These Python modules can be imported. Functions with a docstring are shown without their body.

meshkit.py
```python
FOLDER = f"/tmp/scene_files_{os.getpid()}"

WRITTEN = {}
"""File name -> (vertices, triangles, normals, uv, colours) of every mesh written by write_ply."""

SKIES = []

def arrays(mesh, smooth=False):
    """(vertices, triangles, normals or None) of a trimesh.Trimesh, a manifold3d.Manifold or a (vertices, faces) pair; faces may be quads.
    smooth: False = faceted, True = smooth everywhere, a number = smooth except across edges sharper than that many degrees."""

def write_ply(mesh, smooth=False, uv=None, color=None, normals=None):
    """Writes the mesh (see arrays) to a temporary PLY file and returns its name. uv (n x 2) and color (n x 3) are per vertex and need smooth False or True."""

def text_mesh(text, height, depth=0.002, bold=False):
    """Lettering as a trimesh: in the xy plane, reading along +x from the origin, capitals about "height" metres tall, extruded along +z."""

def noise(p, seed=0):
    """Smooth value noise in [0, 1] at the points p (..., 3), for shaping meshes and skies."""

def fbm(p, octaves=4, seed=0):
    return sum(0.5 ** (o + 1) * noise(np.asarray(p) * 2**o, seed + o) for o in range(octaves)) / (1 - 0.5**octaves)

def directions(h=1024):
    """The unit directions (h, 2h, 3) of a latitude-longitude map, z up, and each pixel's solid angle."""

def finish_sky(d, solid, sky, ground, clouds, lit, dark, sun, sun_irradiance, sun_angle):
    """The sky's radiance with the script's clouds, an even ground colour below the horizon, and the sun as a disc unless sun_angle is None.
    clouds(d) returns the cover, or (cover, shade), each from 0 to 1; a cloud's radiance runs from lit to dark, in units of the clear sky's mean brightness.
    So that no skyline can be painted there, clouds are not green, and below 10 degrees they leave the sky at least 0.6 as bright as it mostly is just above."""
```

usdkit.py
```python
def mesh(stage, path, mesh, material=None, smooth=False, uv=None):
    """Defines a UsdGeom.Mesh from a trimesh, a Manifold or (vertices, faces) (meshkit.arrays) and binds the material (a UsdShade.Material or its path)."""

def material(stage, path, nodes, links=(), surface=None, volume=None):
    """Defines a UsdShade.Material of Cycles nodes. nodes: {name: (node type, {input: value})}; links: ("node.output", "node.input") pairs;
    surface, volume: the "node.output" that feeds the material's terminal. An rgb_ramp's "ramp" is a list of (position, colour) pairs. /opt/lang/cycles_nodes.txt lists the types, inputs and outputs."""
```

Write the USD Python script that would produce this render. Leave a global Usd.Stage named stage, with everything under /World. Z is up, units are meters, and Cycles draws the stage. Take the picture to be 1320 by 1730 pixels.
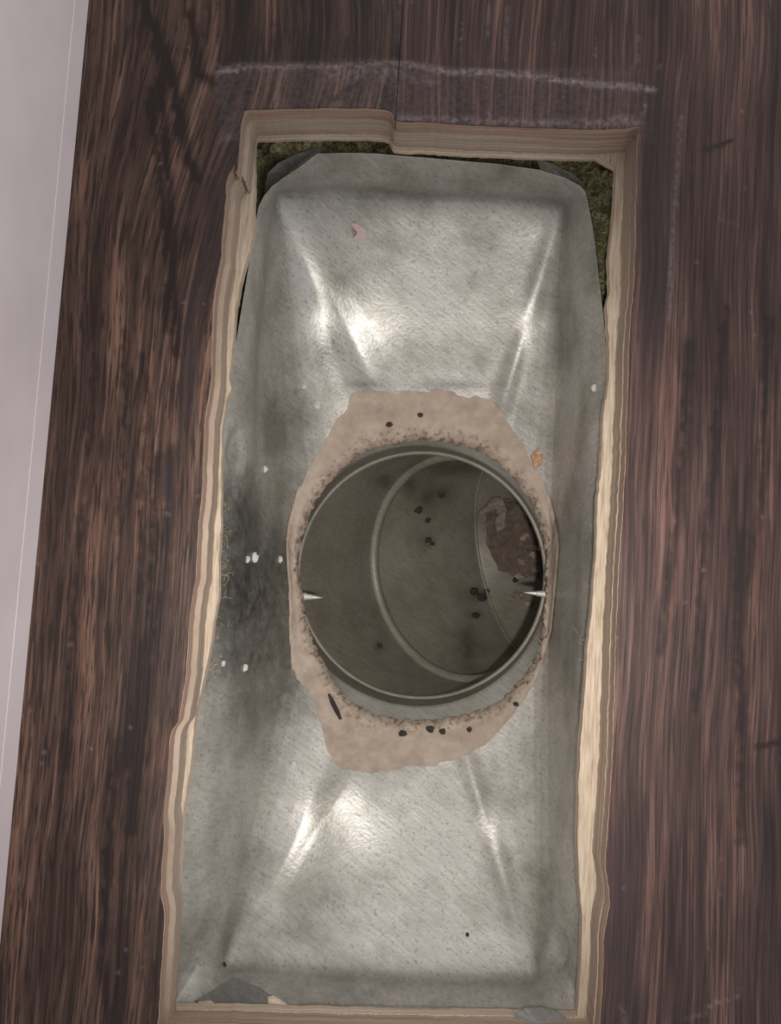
import math, random
import numpy as np, trimesh, usdkit, meshkit
from scipy.spatial import Delaunay
from scipy.ndimage import gaussian_filter1d
from shapely.geometry import Polygon, Point, LineString, box as sbox
from shapely import contains_xy
from shapely.affinity import translate
from pxr import Usd, UsdGeom, UsdLux, UsdShade, Sdf, Gf, Vt

random.seed(7); rng = np.random.default_rng(7)
stage = Usd.Stage.CreateInMemory()
UsdGeom.SetStageUpAxis(stage, UsdGeom.Tokens.z); UsdGeom.SetStageMetersPerUnit(stage, 1.0)
UsdGeom.Xform.Define(stage, '/World'); UsdGeom.Scope.Define(stage, '/World/Looks')

# ---------------------------------------------------------------- camera, light, exposure
W, HH, F, CAMZ = 1320.0, 1730.0, 1500.0, 0.37
yw = np.array([1157.0, 18593.0, -F]); yw /= np.linalg.norm(yw)          # direction of the floor boards seen by the camera
zw = np.array([0.0, 0.08, 1.0]); zw -= yw * zw.dot(yw); zw /= np.linalg.norm(zw)
xw = np.cross(yw, zw)
M = np.stack([xw, yw, zw])                                             # camera -> world
cam = UsdGeom.Camera.Define(stage, '/World/camera')
m4 = np.eye(4); m4[:3, :3] = M.T; m4[3, :3] = (0, 0, CAMZ)
cam.AddTransformOp().Set(Gf.Matrix4d(*m4.ravel().tolist()))
cam.CreateHorizontalApertureAttr(36.0); cam.CreateVerticalApertureAttr(36.0 * HH / W); cam.CreateFocalLengthAttr(36.0 * F / W)
cam.CreateClippingRangeAttr(Gf.Vec2f(0.01, 50)); cam.CreateExposureAttr(0.0)

FLASH = np.array([0.020, -0.020, CAMZ])                               # the phone's flash, beside its lens
fl = UsdLux.SphereLight.Define(stage, '/World/phone_flash')
fl.CreateRadiusAttr(0.005); fl.CreateIntensityAttr(6300.0); fl.CreateColorAttr(Gf.Vec3f(1.0, 0.95, 0.90))
sh_ = UsdLux.ShapingAPI.Apply(fl.GetPrim()); sh_.CreateShapingConeAngleAttr(31.0); sh_.CreateShapingConeSoftnessAttr(1.0)
fl.AddTranslateOp().Set(Gf.Vec3d(*FLASH.tolist()))
dome = UsdLux.DomeLight.Define(stage, '/World/room_light'); dome.CreateIntensityAttr(0.245); dome.CreateColorAttr(Gf.Vec3f(1.0, 0.98, 0.985))

def ray(px, py):
    return M @ np.array([(px - W / 2) / F, (HH / 2 - py) / F, -1.0])
def P(px, py, z):                                                      # point of the level z on which the pixel lies
    d = ray(px, py); return np.array([0, 0, CAMZ]) + d * ((z - CAMZ) / d[2])
def PP(pts, z): return np.array([P(x, y, z)[:2] for x, y in pts])
def to_px(p):
    c = (np.asarray(p, float) - [0, 0, CAMZ]) @ M
    return np.stack([W / 2 - F * c[..., 0] / c[..., 2], HH / 2 + F * c[..., 1] / c[..., 2]], -1)

# ---------------------------------------------------------------- helpers
used = {}
def numbered(path):
    n = used.get(path, -1) + 1; used[path] = n
    return path if n == 0 else f'{path}_{n:03d}'
def meta(p, label=None, cat=None, group=None, kind=None):
    p = p.GetPrim()
    for k, v in (('label', label), ('category', cat), ('group', group), ('kind', kind)):
        if v: p.SetCustomDataByKey(k, v)
    return p
def thing(name, label, cat, group=None, kind=None, at=None):
    x = UsdGeom.Xform.Define(stage, numbered('/World/' + name)); meta(x, label, cat, group, kind)
    if at is not None: x.AddTranslateOp().Set(Gf.Vec3d(*map(float, at)))
    return x
def obj(name, mesh, mat, parent=None, smooth=False, attrs=None, **kw):
    base = str(parent.GetPath()) if parent else '/World'
    me = usdkit.mesh(stage, numbered(base + '/' + name), mesh, mat, smooth=smooth)
    for k, v in (attrs or {}).items():
        UsdGeom.PrimvarsAPI(me).CreatePrimvar(k, Sdf.ValueTypeNames.FloatArray, 'vertex').Set(Vt.FloatArray.FromNumpy(np.asarray(v, np.float32)))
    meta(me, **kw); return me
def ring_resample(poly, step):
    ln = poly.length; n = max(8, int(ln / step)); return np.array([poly.interpolate(i * ln / n).coords[0] for i in range(n)])
def jitter(pts, amp, scale, seed):                                     # ragged cut edge
    p = np.c_[pts * scale, np.zeros(len(pts))]
    o = np.stack([meshkit.fbm(p, 4, seed), meshkit.fbm(p, 4, seed + 9)], 1) - 0.5
    return pts + o * 2 * amp
def slab(poly, z0, z1, step, fine=None, edge=0.0008):
    """Plate of the outline poly from z0 up to z1 with its top finely divided: (vertices, faces)."""
    rings = [poly.exterior] + list(poly.interiors)
    bnd = [ring_resample(LineString(r.coords), edge if fine is None or LineString(r.coords).distance(fine) < 1e-4 else step) for r in rings]
    x0, y0, x1, y1 = poly.bounds
    area = poly if fine is None else poly.intersection(fine)
    def grid(a, st, shrink):
        x0, y0, x1, y1 = a.bounds
        g = np.stack(np.meshgrid(np.arange(x0, x1, st), np.arange(y0, y1, st)), -1).reshape(-1, 2) + rng.uniform(-.2, .2, (1, 2)) * st
        g = g + rng.uniform(-.25, .25, g.shape) * st
        q = a.buffer(-shrink); return g[contains_xy(q, g[:, 0], g[:, 1])]
    pts = [np.vstack(bnd), grid(area, step, edge * .9)]
    if fine is not None:
        rest = poly.difference(fine.buffer(step))
        if not rest.is_empty: pts.append(grid(rest, 0.02, 0.01))
    p = np.vstack(pts); tri = Delaunay(p).simplices
    c = p[tri].mean(1); tri = tri[contains_xy(poly, c[:, 0], c[:, 1])]
    a, b, cc = p[tri[:, 0]], p[tri[:, 1]], p[tri[:, 2]]
    cr = (b[:, 0] - a[:, 0]) * (cc[:, 1] - a[:, 1]) - (b[:, 1] - a[:, 1]) * (cc[:, 0] - a[:, 0])
    tri = tri[np.abs(cr) > 1e-14]; cr = cr[np.abs(cr) > 1e-14] if len(cr) != len(tri) else cr
    a, b, cc = p[tri[:, 0]], p[tri[:, 1]], p[tri[:, 2]]
    cr = (b[:, 0] - a[:, 0]) * (cc[:, 1] - a[:, 1]) - (b[:, 1] - a[:, 1]) * (cc[:, 0] - a[:, 0])
    tri[cr < 0] = tri[cr < 0][:, ::-1]
    v = [np.c_[p, np.full(len(p), z1)]]; f = [tri]; off = len(p)
    nb = sum(map(len, bnd)); v.append(np.c_[p[:nb], np.full(nb, z1)]); v.append(np.c_[p[:nb], np.full(nb, z0)]); k = 0
    for i, r in enumerate(bnd):
        n = len(r); j = np.arange(n); t0, t1 = off + k + j, off + k + (j + 1) % n; u0, u1 = t0 + nb, t1 + nb
        s = Polygon(r).exterior.is_ccw; s = s if i == 0 else (not s)
        q = np.vstack([np.c_[t0, u0, u1], np.c_[t0, u1, t1]]); f.append(q if s else q[:, ::-1]); k += n
    # underside from the same outline
    under = len(np.vstack(v)); v.append(np.c_[p, np.full(len(p), z0)]); f.append(tri[:, ::-1] + under)
    return np.vstack(v), np.vstack(f)
def grid_faces(nu, nt, closed=True):
    u = np.arange(nu if closed else nu - 1)[:, None]; t = np.arange(nt - 1)[None]
    a = u * nt + t; b = ((u + 1) % nu) * nt + t
    return np.vstack([np.stack([a, b, b + 1], -1).reshape(-1, 3), np.stack([a, b + 1, a + 1], -1).reshape(-1, 3)])
def normals(v, f):
    return meshkit.arrays(trimesh.Trimesh(v, f, process=False), True)[2]
def sheet(v, f, nu, nt, th, closed=True):
    """Sheet metal: the surface and its back, th behind it, closed at both rims."""
    n = normals(v, f); b = v - n * th; N = len(v)
    rim = []
    u = np.arange(nu if closed else nu - 1); w = (u + 1) % nu
    for t in (0, nt - 1):
        q = np.vstack([np.c_[u * nt + t, w * nt + t, w * nt + t + N], np.c_[u * nt + t, w * nt + t + N, u * nt + t + N]])
        rim.append(q[:, ::-1] if t == 0 else q)
    return np.vstack([v, b]), np.vstack([f, f[:, ::-1] + N] + rim)
def tube(path, r, k=8, taper=None):
    path = np.asarray(path, float); n = len(path); t = np.gradient(path, axis=0); t /= np.linalg.norm(t, axis=1, keepdims=True)
    up = np.array([0.31, 0.17, 0.93]); a = np.cross(t, up); a /= np.linalg.norm(a, axis=1, keepdims=True); b = np.cross(t, a)
    r = np.full(n, r) if taper is None else r * np.asarray(taper); th = np.linspace(0, 2 * np.pi, k, endpoint=False)
    v = path[:, None] + r[:, None, None] * (np.cos(th)[None, :, None] * a[:, None] + np.sin(th)[None, :, None] * b[:, None])
    v = v.reshape(-1, 3); i = np.arange(n - 1)[:, None]; j = np.arange(k)[None]; jj = (j + 1) % k
    f = np.vstack([np.stack([i * k + j, (i + 1) * k + jj, (i + 1) * k + j], -1).reshape(-1, 3), np.stack([i * k + j, i * k + jj, (i + 1) * k + jj], -1).reshape(-1, 3)])
    c0, c1 = len(v), len(v) + 1; v = np.vstack([v, path[0], path[-1]]); j = np.arange(k)
    f = np.vstack([f, np.c_[np.full(k, c0), (j + 1) % k, j], np.c_[np.full(k, c1), (n - 1) * k + j, (n - 1) * k + (j + 1) % k]])
    return trimesh.Trimesh(v, f, process=False)
def closed_tube(path, r, k=8):
    path = np.asarray(path, float); n = len(path); t = np.roll(path, -1, 0) - np.roll(path, 1, 0); t /= np.linalg.norm(t, axis=1, keepdims=True)
    c = path.mean(0); a = path - c; a -= t * (a * t).sum(1, keepdims=True); a /= np.linalg.norm(a, axis=1, keepdims=True); b = np.cross(t, a)
    th = np.linspace(0, 2 * np.pi, k, endpoint=False); rr = np.broadcast_to(np.asarray(r, float), (n,))[:, None, None]
    v = (path[:, None] + rr * (np.cos(th)[None, :, None] * a[:, None] + np.sin(th)[None, :, None] * b[:, None])).reshape(-1, 3)
    i = np.arange(n)[:, None]; ii = (i + 1) % n; j = np.arange(k)[None]; jj = (j + 1) % k
    f = np.vstack([np.stack([i * k + j, ii * k + j, ii * k + jj], -1).reshape(-1, 3), np.stack([i * k + j, ii * k + jj, i * k + jj], -1).reshape(-1, 3)])
    return trimesh.Trimesh(v, f, process=False)
def lump(c, r, seed, squash=(1, 1, .6), rough=.5, sub=3):
    m = trimesh.creation.icosphere(sub, 1.0); v = np.array(m.vertices)
    v *= (1 + rough * 2 * (meshkit.fbm(v * 1.7 + seed * 3.1, 3, seed) - .5))[:, None]
    return trimesh.Trimesh(v * np.array(squash) * r + np.asarray(c), m.faces, process=False)

# ---------------------------------------------------------------- materials
def mat(name, nodes, links, surface='p.BSDF'):
    return usdkit.material(stage, '/World/Looks/' + name, nodes, links, surface=surface)
def scaled(pre, sx, sy, sz):                                           # position times a scale
    return {pre: ('vector_math', {'math_type': 'multiply', 'vector2': (sx, sy, sz)})}, [('geo.position', pre + '.vector1')]

def laminate(name, dark, mid, light, gloss, px_=850, py_=46, pore=.85):
    n = {'geo': ('geometry', {}), 'gx': ('attribute', {'attribute': 'grain_x'}), 'dust': ('attribute', {'attribute': 'dust'}), 'stain': ('attribute', {'attribute': 'stain'}), 'line': ('attribute', {'attribute': 'vein'}),
         'xyz': ('separate_xyz', {}),
         'mx': ('math', {'math_type': 'multiply', 'value2': 1.0}), 'v': ('combine_xyz', {}),
         's1': ('vector_math', {'math_type': 'multiply', 'vector2': (560, 13, 1)}), 's2': ('vector_math', {'math_type': 'multiply', 'vector2': (px_, py_, 1)}), 'pf': ('map_range', {'from_min': .50, 'from_max': .60, 'to_max': pore, 'clamp': True}), 'po': ('mix_color', {'b': dark}), 's3': ('vector_math', {'math_type': 'multiply', 'vector2': (75, 5, 1)}),
         's4': ('vector_math', {'math_type': 'multiply', 'vector2': (1500, 260, 1)}),
         'n1': ('noise_texture', {'scale': 1, 'detail': 4, 'roughness': .62}), 'n2': ('noise_texture', {'scale': 1, 'detail': 3, 'roughness': .6}),
         'n3': ('noise_texture', {'scale': 1, 'detail': 3, 'roughness': .55}), 'n4': ('noise_texture', {'scale': 1, 'detail': 2}),
         'a': ('math', {'math_type': 'multiply_add', 'value2': .50}), 'b': ('math', {'math_type': 'multiply_add', 'value2': .10}), 'c': ('math', {'math_type': 'multiply_add', 'value2': .46, 'value3': -.02}),
         'vv': ('math', {'math_type': 'subtract'}), 'vs': ('math', {'math_type': 'multiply', 'value2': .17}),
         'ramp': ('rgb_ramp', {'ramp': [(.39, dark), (.455, tuple(.55 * a + .45 * b for a, b in zip(dark, mid))), (.52, mid), (.655, light)]}),
         'hue': ('mix_color', {'blend_type': 'multiply', 'b': (1.25, .86, .74)}), 'hf': ('map_range', {'from_min': .52, 'from_max': .72, 'to_max': .45, 'clamp': True}),
         'sf': ('math', {'math_type': 'multiply', 'value2': .55}), 'st': ('mix_color', {'b': (.020, .015, .0185)}),
         'df': ('math', {'math_type': 'multiply'}), 'dn': ('map_range', {'from_min': .38, 'from_max': .68, 'to_min': 0.1, 'to_max': 1.0, 'clamp': True}), 'du': ('mix_color', {'b': (.30, .26, .27)}),
         'nd': ('noise_texture', {'scale': 420, 'detail': 4, 'roughness': .7}),
         'bump': ('bump', {'strength': .55, 'distance': .0006}),
         'rr': ('map_range', {'from_min': .3, 'from_max': .7, 'to_min': gloss + .12, 'to_max': gloss - .05, 'clamp': True}),
         'ra': ('math', {'math_type': 'add'}), 'rs': ('math', {'math_type': 'multiply', 'value2': .06}),
         'p': ('principled_bsdf', {'specular_ior_level': .5, 'specular_tint': (1.0, .86, .82)})}
    l = [('geo.position', 'xyz.vector'), ('gx.fac', 'mx.value1'), ('mx.value', 'v.x'), ('xyz.y', 'v.y'),
         ('v.vector', 's1.vector1'), ('v.vector', 's2.vector1'), ('v.vector', 's3.vector1'), ('v.vector', 's4.vector1'),
         ('s1.vector', 'n1.vector'), ('s2.vector', 'n2.vector'), ('s3.vector', 'n3.vector'), ('s4.vector', 'n4.vector'),
         ('n3.fac', 'c.value1'), ('c.value', 'b.value3'), ('n2.fac', 'b.value1'), ('b.value', 'a.value3'), ('n1.fac', 'a.value1'),
         ('line.fac', 'vs.value1'), ('a.value', 'vv.value1'), ('vs.value', 'vv.value2'), ('vv.value', 'ramp.fac'),
         ('ramp.color', 'hue.a'), ('n3.fac', 'hf.value'), ('hf.result', 'hue.fac'),
         ('n2.fac', 'pf.value'), ('pf.result', 'po.fac'), ('hue.result', 'po.a'), ('stain.fac', 'sf.value1'), ('sf.value', 'st.fac'), ('po.result', 'st.a'),
         ('geo.position', 'nd.vector'), ('nd.fac', 'dn.value'), ('dust.fac', 'df.value1'), ('dn.result', 'df.value2'), ('df.value', 'du.fac'), ('st.result', 'du.a'),
         ('du.result', 'p.base_color'), ('a.value', 'bump.height'), ('bump.normal', 'p.normal'), ('a.value', 'rr.value'), ('stain.fac', 'rs.value1'), ('rr.result', 'ra.value1'), ('rs.value', 'ra.value2'), ('ra.value', 'p.roughness')]
    return mat(name, n, l)
LAM_L = laminate('dark_laminate_brown', (.0060, .0030, .0028), (.074, .041, .0295), (.232, .146, .107), .42)
LAM_R = laminate('dark_laminate_purple', (.0065, .0030, .0034), (.064, .0325, .0275), (.195, .115, .094), .42, 1250, 26, .8)

def wood(name, c0, c1, c2, s=(60, 60, 900), rough=.75, spec=.25):
    n, l = scaled('m', *s)
    n.update({'geo': ('geometry', {}), 'n': ('noise_texture', {'scale': 1, 'detail': 5, 'roughness': .6, 'distortion': .4}), 'r': ('rgb_ramp', {'ramp': [(.3, c0), (.5, c1), (.68, c2)]}),
              'f': ('noise_texture', {'scale': 1400, 'detail': 3}), 'bump': ('bump', {'strength': .5, 'distance': .0006}), 'add': ('math', {'math_type': 'add'}), 'p': ('principled_bsdf', {'roughness': rough, 'specular_ior_level': spec})})
    l += [('m.vector', 'n.vector'), ('n.fac', 'r.fac'), ('geo.position', 'f.vector'), ('n.fac', 'add.value1'), ('f.fac', 'add.value2'), ('add.value', 'bump.height'), ('bump.normal', 'p.normal'), ('r.color', 'p.base_color')]
    return mat(name, n, l)
CORE = wood('fibreboard_core', (.235, .150, .112), (.37, .26, .20), (.50, .37, .29), (16, 16, 1300))
def softwood():
    n, l = scaled('m', 14, 14, 480)
    n.update({'geo': ('geometry', {}), 'xyz': ('separate_xyz', {}), 'n': ('noise_texture', {'scale': 1, 'detail': 5, 'roughness': .6, 'distortion': .4}), 'r': ('rgb_ramp', {'ramp': [(.3, (.33, .245, .175)), (.5, (.56, .45, .345)), (.68, (.72, .62, .50))]}),
              'g': ('vector_math', {'math_type': 'multiply', 'vector2': (900, 60, 1)}), 'ng': ('noise_texture', {'scale': 1, 'detail': 4, 'roughness': .6}), 'rg': ('rgb_ramp', {'ramp': [(.28, (.32, .24, .17)), (.45, (.49, .395, .295)), (.7, (.64, .55, .435))]}),
              'up': ('math', {'math_type': 'greater_than', 'value2': -.0216}), 'mx': ('mix_color', {}), 'f': ('noise_texture', {'scale': 1400, 'detail': 3}), 'bump': ('bump', {'strength': .5, 'distance': .0006}), 'add': ('math', {'math_type': 'add'}), 'p': ('principled_bsdf', {'roughness': .75, 'specular_ior_level': .25})})
    l += [('m.vector', 'n.vector'), ('n.fac', 'r.fac'), ('geo.position', 'g.vector1'), ('g.vector', 'ng.vector'), ('ng.fac', 'rg.fac'), ('geo.position', 'xyz.vector'), ('xyz.z', 'up.value1'), ('up.value', 'mx.fac'), ('r.color', 'mx.a'), ('rg.color', 'mx.b'),
          ('geo.position', 'f.vector'), ('n.fac', 'add.value1'), ('f.fac', 'add.value2'), ('add.value', 'bump.height'), ('bump.normal', 'p.normal'), ('mx.result', 'p.base_color')]
    return mat('subfloor_softwood', n, l)
PLY = softwood()
UNDER = wood('underlay_board', (.26, .195, .145), (.40, .315, .245), (.52, .425, .34), (14, 14, 700))
CHIP = wood('pale_wood_chip', (.55, .43, .31), (.68, .56, .43), (.78, .68, .55), (300, 300, 300))

def metal(name, base, dark, metallic, rough, dirt=.5, speck=1.0, olive=(.16, .155, .115), bump=.16):
    n = {'geo': ('geometry', {}), 'rot': ('mapping', {'rotation': (0, 0, .55), 'scale': (1, 1, 1)}), 'br': ('vector_math', {'math_type': 'multiply', 'vector2': (90, 700, 200)}),
         'nb': ('noise_texture', {'scale': 1, 'detail': 3, 'roughness': .6}), 'ns': ('noise_texture', {'scale': 620, 'detail': 2, 'roughness': .55}), 'nl': ('noise_texture', {'scale': 26, 'detail': 4, 'roughness': .6}), 'nf': ('noise_texture', {'scale': 1500, 'detail': 2}),
         'spot': ('map_range', {'from_min': .585, 'from_max': .69, 'to_min': 0, 'to_max': .36 * speck, 'clamp': True}),
         'pale': ('map_range', {'from_min': .30, 'from_max': .22, 'to_min': 0, 'to_max': .5 * speck, 'clamp': True}),
         'blot': ('map_range', {'from_min': .42, 'from_max': .66, 'to_min': 0, 'to_max': dirt, 'clamp': True}), 'strk': ('map_range', {'from_min': .3, 'from_max': .75, 'to_min': .82, 'to_max': 1.12}),
         'ga': ('attribute', {'attribute': 'grime_shade'}), 'gn': ('map_range', {'from_min': .34, 'from_max': .62, 'to_min': .62, 'to_max': 1.0, 'clamp': True}), 'gm': ('math', {'math_type': 'multiply'}),
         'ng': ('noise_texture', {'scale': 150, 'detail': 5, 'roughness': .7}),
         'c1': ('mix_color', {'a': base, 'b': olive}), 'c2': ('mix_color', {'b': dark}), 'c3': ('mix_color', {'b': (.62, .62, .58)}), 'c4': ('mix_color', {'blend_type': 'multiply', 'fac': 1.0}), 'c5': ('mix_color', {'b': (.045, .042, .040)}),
         'rg': ('map_range', {'from_min': .3, 'from_max': .7, 'to_min': rough - .03, 'to_max': rough + .06, 'clamp': True}),
         'ad': ('math', {'math_type': 'multiply_add', 'value2': .6}), 'bump': ('bump', {'strength': bump, 'distance': .0007}), 'p': ('principled_bsdf', {'metallic': metallic})}
    l = [('geo.position', 'rot.vector'), ('rot.vector', 'br.vector1'), ('br.vector', 'nb.vector'), ('geo.position', 'ns.vector'), ('geo.position', 'nl.vector'), ('geo.position', 'nf.vector'), ('geo.position', 'ng.vector'),
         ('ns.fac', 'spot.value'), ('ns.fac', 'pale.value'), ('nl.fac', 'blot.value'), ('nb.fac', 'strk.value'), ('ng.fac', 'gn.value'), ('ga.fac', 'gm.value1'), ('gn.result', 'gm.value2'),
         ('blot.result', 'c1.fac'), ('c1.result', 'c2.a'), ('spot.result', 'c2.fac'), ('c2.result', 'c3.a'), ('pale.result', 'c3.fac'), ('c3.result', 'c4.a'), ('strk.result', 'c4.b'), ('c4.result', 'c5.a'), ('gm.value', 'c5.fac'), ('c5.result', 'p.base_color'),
         ('nl.fac', 'rg.value'), ('rg.result', 'p.roughness'), ('nb.fac', 'ad.value1'), ('ns.fac', 'ad.value3'), ('ad.value', 'bump.height'), ('bump.normal', 'p.normal')]
    return mat(name, n, l)
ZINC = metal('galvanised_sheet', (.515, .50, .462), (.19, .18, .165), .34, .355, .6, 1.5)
PIPE = metal('dusty_pipe_metal', (.30, .275, .225), (.16, .14, .11), .32, .55, .8, .9, (.21, .18, .14))
COLLAR = metal('collar_metal', (.25, .245, .215), (.14, .13, .11), .35, .5, .6, .6)
BEAD = metal('bead_metal', (.30, .275, .23), (.25, .23, .2), .3, .55, .5, .5)
STEEL = mat('screw_zinc', {'p': ('principled_bsdf', {'base_color': (.72, .70, .66), 'metallic': .5, 'roughness': .4})}, [])
def plain(name, c0, c1, scale=300, rough=.8, bump=.4, dist=.001):
    return mat(name, {'geo': ('geometry', {}), 'n': ('noise_texture', {'scale': scale, 'detail': 5, 'roughness': .65}), 'r': ('rgb_ramp', {'ramp': [(.32, c0), (.66, c1)]}), 'bump': ('bump', {'strength': bump, 'distance': dist}), 'p': ('principled_bsdf', {'roughness': rough, 'specular_ior_level': .3})},
               [('geo.position', 'n.vector'), ('n.fac', 'r.fac'), ('r.color', 'p.base_color'), ('n.fac', 'bump.height'), ('bump.normal', 'p.normal')])
SEAL = mat('tan_duct_sealant', {'geo': ('geometry', {}), 'n': ('noise_texture', {'scale': 120, 'detail': 5, 'roughness': .6}), 'k': ('noise_texture', {'scale': 330, 'detail': 4, 'roughness': .6}), 'e': ('attribute', {'attribute': 'lip'}),
        'r': ('rgb_ramp', {'ramp': [(.3, (.30, .238, .19)), (.68, (.43, .352, .288))]}), 'kf': ('map_range', {'from_min': .5, 'from_max': .62, 'to_min': 0, 'to_max': .75, 'clamp': True}), 'km': ('math', {'math_type': 'multiply'}),
        'mx': ('mix_color', {'b': (.135, .085, .055)}), 'bump': ('bump', {'strength': .5, 'distance': .001}), 'p': ('principled_bsdf', {'roughness': .8, 'specular_ior_level': .25})},
        [('geo.position', 'n.vector'), ('geo.position', 'k.vector'), ('n.fac', 'r.fac'), ('k.fac', 'kf.value'), ('kf.result', 'km.value1'), ('e.fac', 'km.value2'), ('km.value', 'mx.fac'), ('r.color', 'mx.a'), ('mx.result', 'p.base_color'), ('k.fac', 'bump.height'), ('bump.normal', 'p.normal')])
WOOL = plain('green_insulation', (.07, .07, .028), (.56, .52, .29), 600, .95, .9, .002)
FIBRE = plain('yellow_fibre', (.36, .29, .12), (.62, .53, .30), 500, .9)
PAINT = mat('white_trim_paint', {'geo': ('geometry', {}), 'n': ('noise_texture', {'scale': 30, 'detail': 4}), 'r': ('rgb_ramp', {'ramp': [(.35, (.84, .745, .775)), (.65, (.90, .805, .83))]}), 'f': ('noise_texture', {'scale': 260, 'detail': 2}), 'bump': ('bump', {'strength': .12, 'distance': .0006}), 'p': ('principled_bsdf', {'roughness': .45})},
        [('geo.position', 'n.vector'), ('n.fac', 'r.fac'), ('r.color', 'p.base_color'), ('geo.position', 'f.vector'), ('f.fac', 'bump.height'), ('bump.normal', 'p.normal')])
WALL = plain('wall_paint', (.60, .57, .57), (.64, .61, .61), 40, .8, .1)
BROWN = plain('brown_scrap', (.085, .062, .050), (.17, .132, .108), 260, .9)
LINT = plain('grey_lint', (.17, .145, .12), (.28, .245, .20), 300, .95)
TANBIT = plain('tan_crumb', (.24, .19, .125), (.42, .34, .25), 400, .9)
DARKBIT = plain('dark_crumb', (.022, .018, .015), (.05, .042, .036), 400, .9)
PINK = plain('pink_paint_flake', (.56, .42, .41), (.64, .51, .49), 300, .6)
RUST = plain('orange_crumb', (.36, .19, .09), (.55, .36, .22), 500, .8)
CHALK = plain('white_crumb', (.6, .56, .52), (.75, .71, .66), 500, .8)

# ---------------------------------------------------------------- the cut opening, traced on the floor's surface
CUT = [(413,185),(470,183),(540,181.5),(610,181.5),(650,184),(660,187),(664,193),(667,204),(740,207),(800,211),(900,215),(1000,218),(1060,216),(1082,211),
 (1078,268),(1076,353),(1075,420),(1073,470),(1069,521),(1064,582),(1063,642),(1061,703),(1058,794),(1054,861),(1050,919),(1046,988),(1044,1034),(1041,1103),(1040,1173),
 (1036,1284),(1030,1385),(1025,1440),(1024,1466),(1030,1500),(1031,1533),(1025,1565),(1021,1591),(1020,1668),(1015,1730),(1013,1768),
 (800,1764),(500,1758),(263,1752),(267,1720),(270,1660),(274,1600),(276,1570),(277,1543),(271,1515),(271.5,1476),(275,1440),(276,1414),(275,1380),(277,1353),(281,1322),(283,1292),(285,1262),(287,1242),(291,1234),
 (300,1219),(305,1195),(311,1160),(314,1138),(316,1103),(319,1050),(320,1034),(326,1000),(330,976),(333,919),(335,884),(339,849),(343,780),(344,740),(346,703),(353,662),(356,640),(357,612),(358,560),(360,510),(365,476),(370,450),(374,430),(375,400),(378,368),
 (381,330),(382,307),(388,290),(393,283),(395,274),(398,290),(401,282),(403,262),(406,225),(408,205)]
SUB = [(436,228),(443,234),(540,231),(643,226),(668,232),(678,246),(740,252),(830,258),(907,261),(960,264),(1003,272),(1036,290),(1034,340),(1031,383),(1024,450),(1026,500),(1020,521),(1024,582),(1024,642),(1015,703),(1011,794),(1005,849),(1002,942),
 (995,1034),(988,1092),(983,1173),(977,1250),(973,1330),(972,1420),(974,1490),(980,1553),(978,1616),(972,1690),(970,1720),
 (940,1718),(860,1714),(760,1722),(650,1729),(560,1725),(520,1714),(450,1706),(400,1699),(345,1695),(300,1697),(293,1680),(296,1616),(303,1521),(309,1457),(312,1400),(316,1362),(321,1323),(328,1288),(333,1219),(340,1180),
 (346,1161),(358,1103),(366,1046),(373,1011),(374,942),(377,895),(378,794),(379,733),(386,678),(396,660),(391,645),(394,612),(399,570),(402,530),(408,491),(425,430),(432,400),(434,330),(434,270)]
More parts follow.
